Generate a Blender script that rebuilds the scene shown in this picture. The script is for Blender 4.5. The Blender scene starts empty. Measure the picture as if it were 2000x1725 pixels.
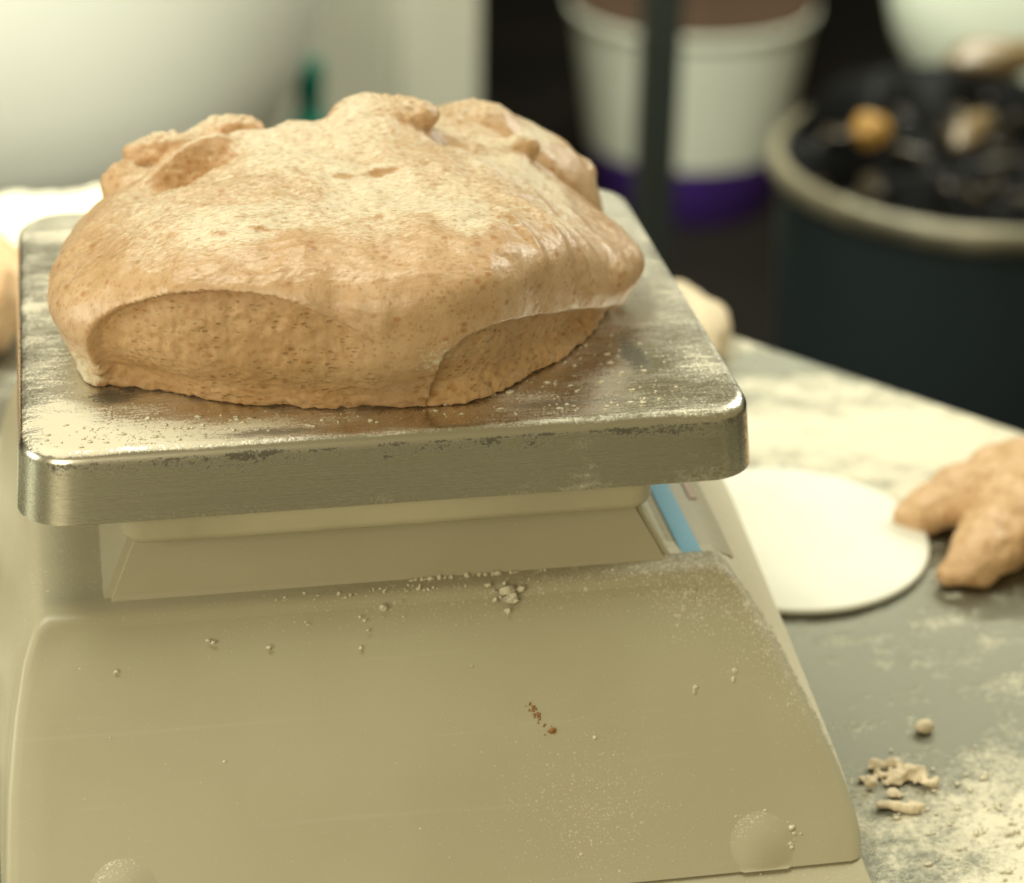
import bpy, bmesh, math, random
import numpy as np
from mathutils import Vector, Matrix
S = bpy.context.scene
COL = S.collection
rnd = random.Random(7)
rad = math.radians

# ------------------------------------------------------------------ camera
cam = bpy.data.cameras.new('camera')
cam.sensor_width = 36.0
cam.lens = 85.0
cam.clip_start = 0.02
cam.clip_end = 60.0
co = bpy.data.objects.new('camera', cam)
COL.objects.link(co)
r_ = Vector((0.98367102, -0.17916267, 0.0170897))
u_ = Vector((0.06633023, 0.44916588, 0.89098278))
f_ = Vector((0.16730696, 0.87530038, -0.45371537))
M = Matrix((r_, u_, -f_)).transposed().to_4x4()
M.translation = Vector((-0.09178514, -0.6702875, 0.48216476))
co.matrix_world = M
cam.dof.use_dof = True
cam.dof.focus_distance = 0.755
cam.dof.aperture_fstop = 7.0
cam.dof.aperture_blades = 0
S.camera = co

# ------------------------------------------------------------------ world, lamps, exposure
W = bpy.data.worlds.new('World')
S.world = W
W.use_nodes = True
W.node_tree.nodes['Background'].inputs[0].default_value = (0.98, 0.83, 0.40, 1)
W.node_tree.nodes['Background'].inputs[1].default_value = 0.30
S.view_settings.view_transform = 'Standard'
S.view_settings.look = 'None'
S.view_settings.exposure = 0.0
S.view_settings.gamma = 1.0


def lamp(name, loc, target, sx, sy, watts, col):
    l = bpy.data.lights.new(name, 'AREA')
    l.shape = 'RECTANGLE'
    l.size, l.size_y, l.energy, l.color = sx, sy, watts, col
    o = bpy.data.objects.new(name, l)
    COL.objects.link(o)
    o.location = loc
    o.rotation_euler = (Vector(target) - Vector(loc)).to_track_quat('-Z', 'Y').to_euler()
    return o


lamp('ceiling_lamp', (-0.45, 0.36, 1.75), (0.0, 0.12, 0.0), 1.2, 0.7, 28, (0.98, 1.0, 0.83))
lamp('right_fill', (1.25, 0.80, 0.95), (0.2, 0.15, 0.0), 0.6, 0.5, 13, (0.98, 1.0, 0.86))  # added fill off to the right, brightens the scale's right flank and table
lamp('background_fill', (0.60, 1.75, 1.15), (0.72, 2.75, -0.6), 1.1, 0.4, 78, (0.98, 1.0, 0.86))  # added light out of view, lifts the bucket and cabinet
lamp('bowl_fill', (-0.22, 0.30, 0.66), (0.0, 1.15, -0.10), 0.5, 0.5, 4.8, (0.98, 1.0, 0.86)).data.spread = rad(90)  # unseen added light for the bowl alone, cone narrowed past the scale
lamp('side_lamp', (-1.15, 0.12, 0.40), (0.0, 0.06, 0.10), 0.4, 0.4, 4, (0.98, 1.0, 0.84))
lamp('front_fill', (-0.80, -1.35, 0.72), (0.0, 0.05, 0.12), 0.9, 0.6, 12, (1.0, 0.90, 0.66))  # added warm fill from the camera side for dough and panel fronts

# ------------------------------------------------------------------ small helpers


def lin(h):
    v = [int(h[i:i + 2], 16) / 255 for i in (0, 2, 4)]
    return tuple((c / 12.92 if c <= .04045 else ((c + .055) / 1.055) ** 2.4) for c in v) + (1,)


def obj(name, me, mat=None, parent=None):
    if isinstance(me, bmesh.types.BMesh):
        m = bpy.data.meshes.new(name)
        me.to_mesh(m)
        me.free()
        me = m
    o = bpy.data.objects.new(name, me)
    COL.objects.link(o)
    if mat is not None:
        me.materials.clear()
        me.materials.append(mat)
    if parent is not None:
        o.parent = parent
        o.matrix_parent_inverse = Matrix.Translation(-Vector(parent.location))
    return o


def tag(o, label=None, cat=None, group=None, kind=None):
    for k, v in (('label', label), ('category', cat), ('group', group), ('kind', kind)):
        if v:
            o[k] = v
    return o


def empty(name, loc, label, cat, group=None):
    o = bpy.data.objects.new(name, None)
    COL.objects.link(o)
    o.location = loc
    o.empty_display_size = .02
    return tag(o, label, cat, group)


def smooth(o, ang=40):
    me = o.data
    me.polygons.foreach_set('use_smooth', [True] * len(me.polygons))
    me.set_sharp_from_angle(angle=rad(ang))
    return o


def mesh_np(name, V, F):
    me = bpy.data.meshes.new(name)
    F = np.asarray(F, dtype=np.int32)
    V = np.asarray(V, dtype=np.float32)
    k = F.shape[1]
    me.vertices.add(len(V))
    me.vertices.foreach_set('co', V.ravel())
    me.loops.add(F.size)
    me.loops.foreach_set('vertex_index', F.ravel())
    me.polygons.add(len(F))
    me.polygons.foreach_set('loop_start', np.arange(0, F.size, k, dtype=np.int32))
    me.update(calc_edges=True)
    me.validate()
    return me


def attr(me, name, vals):
    a = me.attributes.new(name, 'FLOAT', 'POINT')
    a.data.foreach_set('value', np.asarray(vals, dtype=np.float32))


# ---- numpy noise
def vnoise(P, seed=0):
    P = np.asarray(P, dtype=np.float32)
    i = np.floor(P).astype(np.int64)
    f = P - i
    f = f * f * f * (f * (f * 6 - 15) + 10)
    out = np.zeros(P.shape[:-1], dtype=np.float32)
    for a in (0, 1):
        for b in (0, 1):
            for c in (0, 1):
                h = ((i[..., 0] + a) * 374761393 + (i[..., 1] + b) * 668265263 + (i[..., 2] + c) * 2147483647 + seed * 1274126177)
                h = (h ^ (h >> 13)) * 1274126177
                h = (h ^ (h >> 16)) & 0xFFFFFF
                w = ((f[..., 0] if a else 1 - f[..., 0]) * (f[..., 1] if b else 1 - f[..., 1]) * (f[..., 2] if c else 1 - f[..., 2]))
                out += w * (h.astype(np.float32) / 8388608.0 - 1)
    return out


def fbm(P, oct=3, seed=0, gain=.5):
    o, a = 0, 1.0
    P = np.asarray(P, dtype=np.float32)
    for k in range(oct):
        o = o + a * vnoise(P * (2 ** k), seed + 17 * k)
        a *= gain
    return o


def sst(a, b, x):
    t = np.clip((x - a) / (b - a), 0, 1)
    return t * t * (3 - 2 * t)


def smin(a, b, k):
    h = np.clip(.5 + .5 * (b - a) / k, 0, 1)
    return b + (a - b) * h - k * h * (1 - h)


def smax(a, b, k):
    return -smin(-a, -b, k)


def surface_nets(F, org, h):
    s = F < 0
    nx, ny, nz = F.shape
    cx, cy, cz = nx - 1, ny - 1, nz - 1
    cnt = np.zeros((cx, cy, cz), np.int8)
    for a in (0, 1):
        for b in (0, 1):
            for c in (0, 1):
                cnt += s[a:a + cx, b:b + cy, c:c + cz]
    act = (cnt > 0) & (cnt < 8)
    I, J, K = np.nonzero(act)
    idx = -np.ones((cx, cy, cz), np.int32)
    idx[I, J, K] = np.arange(len(I))
    acc = np.zeros((len(I), 3), np.float32)
    n = np.zeros(len(I), np.float32)
    cs = [(a, b, c) for a in (0, 1) for b in (0, 1) for c in (0, 1)]
    for p in cs:
        for ax in range(3):
            if p[ax] == 0:
                q = list(p)
                q[ax] = 1
                fa = F[I + p[0], J + p[1], K + p[2]]
                fb = F[I + q[0], J + q[1], K + q[2]]
                m = (fa < 0) != (fb < 0)
                t = np.where(m, fa / np.where(m, fa - fb, 1), 0)
                pt = np.tile(np.array(p, np.float32), (len(I), 1))
                pt[:, ax] += t
                acc += pt * m[:, None]
                n += m
    V = np.stack([I, J, K], 1) + acc / n[:, None]
    V = V * h + np.array(org)
    Q = []
    for ax in range(3):
        sl0 = [slice(None)] * 3
        sl1 = [slice(None)] * 3
        sl0[ax] = slice(0, -1)
        sl1[ax] = slice(1, None)
        d = s[tuple(sl0)] != s[tuple(sl1)]
        i = np.array(np.nonzero(d)).T
        b, c = (ax + 1) % 3, (ax + 2) % 3
        dim = (cx, cy, cz)
        i = i[(i[:, b] > 0) & (i[:, c] > 0) & (i[:, b] < dim[b]) & (i[:, c] < dim[c])]
        ins = s[i[:, 0], i[:, 1], i[:, 2]]

        def g(db, dc):
            j = i.copy()
            j[:, b] -= db
            j[:, c] -= dc
            return idx[j[:, 0], j[:, 1], j[:, 2]]
        q = np.stack([g(1, 1), g(0, 1), g(0, 0), g(1, 0)], 1)
        q[~ins] = q[~ins][:, ::-1]
        Q.append(q)
    return V, np.concatenate(Q)


def vnormals(V, F):
    a = V[F[:, 2]] - V[F[:, 0]]
    b = V[F[:, 3]] - V[F[:, 1]]
    n = np.cross(a, b)
    N = np.zeros_like(V)
    for k in range(4):
        for d in range(3):
            N[:, d] += np.bincount(F[:, k], n[:, d], len(V))
    return N / np.maximum(np.linalg.norm(N, axis=1), 1e-12)[:, None]


def relax(V, F, it=1, w=.5):
    for _ in range(it):
        A = np.zeros_like(V)
        c = np.zeros(len(V))
        for k in range(4):
            a, b = F[:, k], F[:, (k + 1) % 4]
            for d in range(3):
                A[:, d] += np.bincount(a, V[b, d], len(V))
            c += np.bincount(a, minlength=len(V))
        V = V * (1 - w) + w * A / c[:, None]
    return V


# ---- node helpers
class Mat:
    def __init__(s, name, base=(.5, .5, .5, 1), rough=.5, metal=0.0, spec=.5):
        s.m = bpy.data.materials.new(name)
        s.m.use_nodes = True
        s.t = s.m.node_tree
        s.b = s.t.nodes['Principled BSDF']
        s.set('Base Color', base if not isinstance(base, str) else lin(base))
        s.set('Roughness', rough)
        s.set('Metallic', metal)
        s.set('Specular IOR Level', spec)

    def plug(s, node, sock, v):
        i = node.inputs[sock]
        if isinstance(v, bpy.types.NodeSocket):
            s.t.links.new(v, i)
        elif isinstance(v, str):
            i.default_value = lin(v)
        else:
            i.default_value = v

    def set(s, sock, v):
        s.plug(s.b, sock, v)

    def n(s, kind, **kw):
        nd = s.t.nodes.new(kind)
        for k, v in kw.items():
            setattr(nd, k, v)
        return nd

    def co(s, scale=(1, 1, 1), rot=(0, 0, 0), loc=(0, 0, 0)):
        tc = s.n('ShaderNodeTexCoord')
        mp = s.n('ShaderNodeMapping')
        s.t.links.new(tc.outputs['Object'], mp.inputs[0])
        mp.inputs['Scale'].default_value = scale
        mp.inputs['Rotation'].default_value = rot
        mp.inputs['Location'].default_value = loc
        return mp.outputs[0]

    def noise(s, vec, scale, detail=3, rough=.5, dist=0):
        nd = s.n('ShaderNodeTexNoise')
        s.plug(nd, 'Vector', vec)
        nd.inputs['Scale'].default_value = scale
        nd.inputs['Detail'].default_value = detail
        nd.inputs['Roughness'].default_value = rough
        nd.inputs['Distortion'].default_value = dist
        return nd.outputs['Fac']

    def voro(s, vec, scale, feature='F1', out='Distance', rnd=1.0):
        nd = s.n('ShaderNodeTexVoronoi')
        nd.feature = feature
        s.plug(nd, 'Vector', vec)
        nd.inputs['Scale'].default_value = scale
        nd.inputs['Randomness'].default_value = rnd
        return nd.outputs[out]

    def ramp(s, fac, a, b, lo=0.0, hi=1.0):
        nd = s.n('ShaderNodeMapRange', interpolation_type='SMOOTHSTEP')
        s.plug(nd, 'Value', fac)
        nd.inputs['From Min'].default_value = a
        nd.inputs['From Max'].default_value = b
        nd.inputs['To Min'].default_value = lo
        nd.inputs['To Max'].default_value = hi
        return nd.outputs[0]

    def math(s, op, a, b=0.0, clamp=False):
        nd = s.n('ShaderNodeMath', operation=op, use_clamp=clamp)
        s.plug(nd, 0, a)
        s.plug(nd, 1, b)
        return nd.outputs[0]

    def mix(s, fac, a, b):
        nd = s.n('ShaderNodeMix', data_type='RGBA')
        s.plug(nd, 0, fac)
        s.plug(nd, 6, a)
        s.plug(nd, 7, b)
        return nd.outputs[2]

    def mixf(s, fac, a, b):
        nd = s.n('ShaderNodeMix', data_type='FLOAT')
        s.plug(nd, 0, fac)
        s.plug(nd, 2, a)
        s.plug(nd, 3, b)
        return nd.outputs[0]

    def attr(s, name):
        return s.n('ShaderNodeAttribute', attribute_name=name).outputs['Fac']

    def sep(s, vec):
        nd = s.n('ShaderNodeSeparateXYZ')
        s.plug(nd, 0, vec)
        return nd.outputs

    def blob(s, vec, c, r, soft=1.0):
        """round soft patch, 1 at centre c, 0 beyond r (object space, ellipse radii)"""
        mp = s.n('ShaderNodeMapping')
        s.plug(mp, 0, vec)
        mp.inputs['Scale'].default_value = (1 / r[0], 1 / r[1], 1 / r[2])
        mp.inputs['Location'].default_value = (-c[0] / r[0], -c[1] / r[1], -c[2] / r[2])
        ln = s.n('ShaderNodeVectorMath', operation='LENGTH')
        s.plug(ln, 0, mp.outputs[0])
        return s.ramp(ln.outputs['Value'], 1.0, 1.0 - soft)

    def bump(s, h, dist, strength=1.0, prev=None):
        nd = s.n('ShaderNodeBump')
        s.plug(nd, 'Height', h)
        nd.inputs['Distance'].default_value = dist
        nd.inputs['Strength'].default_value = strength
        if prev is not None:
            s.t.links.new(prev, nd.inputs['Normal'])
        return nd.outputs[0]


FLOUR = (.78, .72, .56, 1)


# ------------------------------------------------------------------ materials
def m_plastic():
    k = Mat('cream_plastic', (.43, .395, .275, 1), .34, 0, .5)
    c = k.co()
    n1 = k.noise(c, 14, 4)
    base = k.mix(k.ramp(n1, .35, .7), (.43, .395, .275, 1), (.40, .36, .245, 1))
    sc1 = k.noise(k.co((9, 60, 420), (0, .12, 0)), 1.0, 3, .7)
    base = k.mix(k.ramp(sc1, .60, .72, 0, .11), base, (.56, .53, .42, 1))
    base = k.mix(k.ramp(k.noise(c, 5, 3, .6), .45, .7, 0, .30), base, (.38, .34, .22, 1))
    # dried rusty splashes
    sp = k.ramp(k.voro(k.co((1, 1, 1)), 38, 'F1'), .07, .03)
    rare = k.ramp(k.noise(c, 21, 1), .66, .7)
    base = k.mix(k.math('MULTIPLY', k.math('MULTIPLY', sp, rare), .7), base, (.35, .19, .05, 1))
    # flour dust: fine specks, thicker on the right shoulder
    x, y, z = k.sep(c)
    edge = k.attr('dust')
    sp1 = k.noise(c, 1500, 2, .6)
    sp2 = k.noise(c, 420, 4, .7)
    th = k.math('SUBTRACT', .70, k.math('MULTIPLY', edge, .22))
    d1 = k.ramp(k.math('SUBTRACT', sp1, th), 0.0, .05)
    d2 = k.ramp(k.math('SUBTRACT', sp2, k.math('ADD', th, .02)), 0.0, .04)
    d = k.math('MAXIMUM', d1, d2)
    d = k.math('MULTIPLY', d, k.ramp(edge, .9, 1.4, .65, .95))
    k.set('Base Color', k.mix(d, base, FLOUR))
    k.set('Roughness', k.mixf(d, .36, .9))
    k.set('Normal', k.bump(k.math('ADD', k.math('MULTIPLY', d, 1.0), k.math('MULTIPLY', k.noise(c, 1500, 1), .15)), .0003, .5))
    return k.m


def m_steel_pan():
    k = Mat('brushed_steel', (.60, .57, .50, 1), .25, 1.0)
    c = k.co()
    x, y, z = k.sep(c)
    br = k.noise(k.co((6, 900, 900)), 1.0, 3, .6)
    rimb = k.noise(k.co((4, 4, 1600)), 1.0, 3, .6)
    top = k.attr('top')
    # flour: wiped streaks + patches
    st = k.noise(k.co((26, 130, 60), (0, 0, .18)), 1.0, 5, .68, .5)
    fs = k.noise(k.co((110, 900, 300), (0, 0, .12)), 1.0, 4, .7)
    pt = k.noise(c, 30, 5, .62)
    gr = k.noise(c, 1100, 2, .6)
    bias = k.attr('dust')
    for p_, r_2, am in (((-.072, .012), (.050, .014), .20), ((-.02, .012), (.03, .007), .13), ((.074, .032), (.020, .012), .14), ((.045, .020), (.018, .008), .10), ((-.104, .03), (.014, .05), .12)):
        bias = k.math('ADD', bias, k.math('MULTIPLY', k.blob(c, (*p_, .14), (*r_2, 1), 1.0), am))
    f = k.math('ADD', k.math('MULTIPLY', st, .40), k.math('MULTIPLY', pt, .60))
    f = k.math('ADD', f, k.math('MULTIPLY', k.math('SUBTRACT', fs, .5), .50))
    f = k.math('ADD', f, k.math('MULTIPLY', k.math('SUBTRACT', gr, .5), .55))
    f = k.math('ADD', f, k.math('SUBTRACT', bias, .5))
    fl = k.ramp(f, .57, .70)
    film = k.ramp(f, .38, .66, 0, .28)
    fl = k.math('MAXIMUM', k.math('MULTIPLY', fl, .80), film)
    steel = k.mix(br, (.74, .71, .62, 1), (.60, .57, .49, 1))
    # dark reflection painted along the folded edge with dirt specks, plus a few smudges
    gsum = k.attr('grime_reflection')
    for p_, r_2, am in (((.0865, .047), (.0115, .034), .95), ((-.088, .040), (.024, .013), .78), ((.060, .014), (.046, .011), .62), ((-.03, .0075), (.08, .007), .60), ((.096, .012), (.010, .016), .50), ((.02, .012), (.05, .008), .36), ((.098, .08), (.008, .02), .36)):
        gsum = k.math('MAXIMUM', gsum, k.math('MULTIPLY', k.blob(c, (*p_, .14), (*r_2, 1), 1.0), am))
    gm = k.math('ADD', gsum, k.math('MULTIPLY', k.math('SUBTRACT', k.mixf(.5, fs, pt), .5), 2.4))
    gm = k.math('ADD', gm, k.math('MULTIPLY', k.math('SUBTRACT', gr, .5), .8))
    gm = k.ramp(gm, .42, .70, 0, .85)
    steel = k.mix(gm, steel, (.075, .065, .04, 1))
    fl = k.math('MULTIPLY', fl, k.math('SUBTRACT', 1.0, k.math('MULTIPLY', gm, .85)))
    k.set('Base Color', k.mix(fl, steel, FLOUR))
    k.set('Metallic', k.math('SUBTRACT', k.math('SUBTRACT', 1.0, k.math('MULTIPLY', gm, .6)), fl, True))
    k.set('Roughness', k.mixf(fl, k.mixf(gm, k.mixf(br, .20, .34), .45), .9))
    nb = k.bump(k.mixf(top, rimb, br), .0001, .3)
    k.set('Normal', k.bump(fl, .0004, .4, nb))
    return k.m


def m_dough(name='wholemeal_dough', attrs=True, tint=1.0):
    k = Mat(name, (.6, .42, .24, 1), .48, 0, .5)
    c = k.co()
    a = k.noise(c, 55, 4, .6)
    b = k.noise(c, 240, 4, .7)
    base = k.mix(k.ramp(a, .3, .7), (.63 * tint, .43 * tint, .26 * tint, 1), (.545 * tint, .345 * tint, .185 * tint, 1))
    base = k.mix(k.ramp(b, .46, .70, 0, .5), base, (.40 * tint, .235 * tint, .095 * tint, 1))
    # bran flecks of two sizes
    v1 = k.voro(k.co((1, 1, 1.4)), 210)
    f1 = k.math('MULTIPLY', k.ramp(v1, .42, .10), k.ramp(k.noise(c, 95, 2), .46, .58))
    v2 = k.voro(c, 560)
    f2 = k.math('MULTIPLY', k.ramp(v2, .46, .12), k.ramp(k.noise(c, 210, 2), .42, .56))
    fk = k.math('MAXIMUM', k.math('MULTIPLY', f1, .62), k.math('MULTIPLY', f2, .42))
    base = k.mix(fk, base, (.36, .13, .03, 1))
    if attrs:
        torn, flour, top = k.attr('torn'), k.attr('flour'), k.attr('top')
        pores = k.math('MULTIPLY', k.ramp(k.voro(k.co((.75, .75, 1.5)), 380), .32, .16), k.ramp(k.noise(c, 120, 3), .42, .60))
        pores = k.math('MULTIPLY', pores, torn)
        base = k.mix(k.math('MULTIPLY', torn, .35), base, (.50, .29, .10, 1))
        base = k.mix(k.math('MULTIPLY', pores, .5), base, (.26, .12, .03, 1))
        wr = k.noise(k.co((420, 1150, 700)), 1.0, 4, .72, .5)
        crev = k.math('MULTIPLY', k.ramp(wr, .48, .34), k.mixf(top, .0, .6))
        base = k.mix(crev, base, (.40, .24, .10, 1))
        g = k.math('ADD', k.mixf(top, k.noise(c, 420, 4, .7), wr), k.math('SUBTRACT', flour, .55))
        fl = k.ramp(g, .42, .72, 0, .78)
        base = k.mix(fl, base, FLOUR)
        k.set('Base Color', base)
        fine = k.noise(c, 900, 3, .6)
        k.set('Roughness', k.mixf(fl, k.mixf(torn, k.mixf(top, .36, .28), .60), .8))
        h = k.math('ADD', k.mixf(top, k.math('MULTIPLY', k.noise(c, 520, 4, .65), .5), wr), k.math('MULTIPLY', fine, .28))
        h = k.math('SUBTRACT', h, k.math('MULTIPLY', pores, 1.6))
        k.set('Normal', k.bump(h, .0008, .5))
        k.set('Coat Weight', k.math('MULTIPLY', k.math('SUBTRACT', 1.0, torn), .22))
        k.set('Coat Roughness', .3)
    else:
        k.set('Base Color', base)
        k.set('Normal', k.bump(b, .0015, .5))
    k.set('Subsurface Weight', .18)
    k.set('Subsurface Radius', (1.0, .5, .22))
    k.set('Subsurface Scale', .004)
    return k.m


def m_table():
    k = Mat('floured_steel', (.42, .42, .36, 1), .4, 1.0)
    c = k.co()
    st = k.noise(k.co((9, 26, 10), (0, 0, .7)), 1.0, 6, .66, .5)
    pt = k.noise(c, 7, 5, .6)
    gr = k.noise(c, 420, 3, .7)
    heavy = k.blob(c, (.225, .235, 0), (.125, .095, 1), .6)
    for p, r in (((.235, -.06, 0), (.105, .085, 1)), ((-.16, .25, 0), (.08, .08, 1)), ((-.10, .56, 0), (.22, .10, 1)), ((.20, .40, 0), (.07, .10, 1)), ((-.18, .1, 0), (.06, .12, 1))):
        heavy = k.math('MAXIMUM', heavy, k.blob(c, p, r, 1))
    f = k.math('ADD', k.math('MULTIPLY', st, .95), k.math('MULTIPLY', pt, .75))
    f = k.math('SUBTRACT', f, .35)
    f = k.math('ADD', f, k.math('MULTIPLY', k.math('SUBTRACT', gr, .5), .45))
    cl = k.noise(c, 75, 5, .7)
    f = k.math('ADD', f, k.math('MULTIPLY', k.math('SUBTRACT', cl, .5), .8))
    f = k.math('ADD', f, k.math('MULTIPLY', heavy, .33))
    fl = k.ramp(f, .50, .86, .06, .97)
    k.set('Base Color', k.mix(fl, (.24, .24, .19, 1), FLOUR))
    k.set('Metallic', k.math('SUBTRACT', 1.0, k.ramp(fl, .1, .6)))
    k.set('Roughness', k.mixf(fl, .42, .95))
    k.set('Normal', k.bump(k.math('MULTIPLY', f, fl), .004, .5))
    return k.m


def m_flour():
    k = Mat('flour', FLOUR, .95, 0, .2)
    c = k.co()
    k.set('Base Color', k.mix(k.noise(c, 120, 4, .6), (.82, .77, .62, 1), (.74, .66, .48, 1)))
    k.set('Normal', k.bump(k.noise(c, 500, 4, .7), .002, .8))
    return k.m


def m_simple(name, col, rough=.5, metal=0.0, var=.12, scale=12, spec=.5):
    col = lin(col) if isinstance(col, str) else col
    k = Mat(name, col, rough, metal, spec)
    c = k.co()
    n1 = k.noise(c, scale, 4, .6)
    dk = tuple(v * (1 - var * 2) for v in col[:3]) + (1,)
    k.set('Base Color', k.mix(k.ramp(n1, .3, .7), col, dk))
    k.set('Roughness', k.mixf(n1, max(rough - .08, .03), min(rough + .08, 1)))
    return k.m


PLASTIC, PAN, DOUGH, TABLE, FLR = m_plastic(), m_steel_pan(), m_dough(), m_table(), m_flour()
CREAM2 = m_simple('pan_support_plastic', (.54, .49, .34, 1), .4)
KEYPAD = m_simple('keypad_film', (.60, .56, .43, 1), .3)
BLUE = m_simple('keypad_blue', (.24, .55, .78, 1), .3, var=.04)
PINK = m_simple('keypad_pink', (.62, .46, .37, 1), .3, var=.04)
DARKWIN = m_simple('keypad_window', (.17, .15, .10, 1), .2)
WHITE = m_simple('white_board', (.84, .82, .72, 1), .6, var=.03, scale=30)
ROUGHDOUGH = m_dough('dough_piece', False, 1.15)
PALEDOUGH = m_dough('pale_dough', False, 1.22)
PALE2 = m_simple('floured_dough_skin', (.74, .60, .41, 1), .8, var=.12, scale=60)
SCRAPM = m_simple('floury_dough', (.74, .62, .44, 1), .85, var=.15, scale=160)
TUBM = m_simple('white_tub_plastic', (.78, .78, .68, 1), .45, var=.03, scale=3)
CABM = m_simple('cabinet_paint', (.46, .45, .36, 1), .5, var=.05, scale=3)
DARKM = m_simple('dark_steel', (.020, .024, .019, 1), .5)
FLOORM = m_simple('dark_floor', (.009, .007, .005, 1), .7, var=.3, scale=2, spec=.15)
WALLM = m_simple('dark_wall', (.004, .004, .003, 1), .9, spec=.1)
BUCKM = m_simple('bucket_white', (.55, .56, .46, 1), .5, var=.04, scale=4)
PURPLE = m_simple('bucket_purple', (.042, .012, .135, 1), .5)
LIDM = m_simple('bucket_lid_brown', (.060, .036, .022, 1), .7, spec=.2)
BROWN = m_simple('cardboard', (.13, .065, .035, 1), .8)
GREEN = m_simple('green_plastic', (.0, .10, .065, 1), .35)
BINM = m_simple('bin_blue_grey', (.017, .024, .026, 1), .38, var=.1, scale=3)
BAGM = m_simple('black_bag', (.003, .003, .003, 1), .5, spec=.06)
RIMM = m_simple('bin_rim', (.34, .30, .20, 1), .4, .5, var=.35, scale=9)
AMBER = m_simple('amber_scrap', (.36, .19, .035, 1), .4)
BUFF = m_simple('buff_scrap', (.13, .085, .035, 1), .4)


# ------------------------------------------------------------------ geometry helpers
def bm_box(bm, lo, hi, bevel=0.0, seg=2):
    ret = bmesh.ops.create_cube(bm, size=1.0)
    vs = ret['verts']
    for v in vs:
        v.co = Vector([lo[i] + (v.co[i] + .5) * (hi[i] - lo[i]) for i in range(3)])
    if bevel:
        es = list({e for v in vs for e in v.link_edges})
        bmesh.ops.bevel(bm, geom=es, offset=bevel, segments=seg, affect='EDGES', profile=.5)


def bm_lathe(prof, seg=48, c=(0, 0, 0), cap=True):
    bm = bmesh.new()
    rings = []
    for r, z in prof:
        rings.append([bm.verts.new((c[0] + r * math.cos(2 * math.pi * i / seg), c[1] + r * math.sin(2 * math.pi * i / seg), c[2] + z)) for i in range(seg)])
    for a, b in zip(rings, rings[1:]):
        for i in range(seg):
            bm.faces.new((a[i], a[(i + 1) % seg], b[(i + 1) % seg], b[i]))
    if cap:
        bm.faces.new(rings[0][::-1])
        bm.faces.new(rings[-1])
    bmesh.ops.recalc_face_normals(bm, faces=bm.faces)
    return bm


def bm_loft(rings, cap0=True, cap1=True):
    bm = bmesh.new()
    vs = [[bm.verts.new(p) for p in r] for r in rings]
    n = len(vs[0])
    for a, b in zip(vs, vs[1:]):
        for i in range(n):
            bm.faces.new((a[i], a[(i + 1) % n], b[(i + 1) % n], b[i]))
    if cap0:
        bm.faces.new(vs[0][::-1])
    if cap1:
        bm.faces.new(vs[-1])
    bmesh.ops.recalc_face_normals(bm, faces=bm.faces)
    return bm


def bm_bar(p0, p1, r, seg=10):
    bm = bmesh.new()
    p0, p1 = Vector(p0), Vector(p1)
    d = p1 - p0
    bmesh.ops.create_cone(bm, cap_ends=True, segments=seg, radius1=r, radius2=r, depth=d.length,
                          matrix=Matrix.Translation((p0 + p1) / 2) @ d.to_track_quat('Z', 'Y').to_matrix().to_4x4())
    return bm


def rrect(x0, x1, y0, y1, r, z, n=10):
    out = []
    for cx, cy, a0 in ((x1 - r, y1 - r, 0), (x0 + r, y1 - r, 90), (x0 + r, y0 + r, 180), (x1 - r, y0 + r, 270)):
        for i in range(n + 1):
            a = rad(a0 + 90 * i / n)
            out.append((cx + r * math.cos(a), cy + r * math.sin(a), z))
    m = len(out)
    full = []
    for i in range(m):
        p, q = out[i], out[(i + 1) % m]
        full.append(p)
        if i % (n + 1) == n:
            for j in range(1, 40):
                t = j / 40
                full.append(tuple(p[d] + (q[d] - p[d]) * t for d in range(3)))
    return full


# ------------------------------------------------------------------ setting
FZ = -0.90
bm = bmesh.new()
bm_box(bm, (-6, -4, FZ - .1), (8, 6, FZ))
tag(obj('floor', bm, FLOORM), 'dark kitchen floor beyond the work table', kind='structure')
bm = bmesh.new()
bm_box(bm, (-6, 4.3, FZ + .004), (8, 4.4, 1.6))
tag(obj('wall', bm, WALLM), 'dark wall behind the buckets and bin', kind='structure')

# ------------------------------------------------------------------ work table
tb = empty('work_table', (.1, .1, FZ), 'steel work table with flour spilled across its top', 'table')
poly = [(-1.2, .232), (.014, .592), (.62, -.12), (.62, -.75), (-1.2, -.75)]
bm = bmesh.new()
top = [bm.verts.new((x, y, 0)) for x, y in poly]
bot = [bm.verts.new((x, y, -.045)) for x, y in poly]
bm.faces.new(top)
bm.faces.new(bot[::-1])
for i in range(5):
    bm.faces.new((top[i], bot[i], bot[(i + 1) % 5], top[(i + 1) % 5]))
bmesh.ops.recalc_face_normals(bm, faces=bm.faces)
bmesh.ops.bevel(bm, geom=[e for e in bm.edges if all(v.co.z > -.001 for v in e.verts)], offset=.004, segments=3, affect='EDGES')
smooth(obj('table_top', bm, TABLE, tb), 30)
for x, y in ((.0, .50), (.54, -.12), (.54, -.66), (-1.1, -.66), (-1.1, .18)):
    bm = bmesh.new()
    bm_box(bm, (x - .022, y - .022, FZ), (x + .022, y + .022, -.046), .004)
    obj('leg', bm, DARKM, tb)

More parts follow.
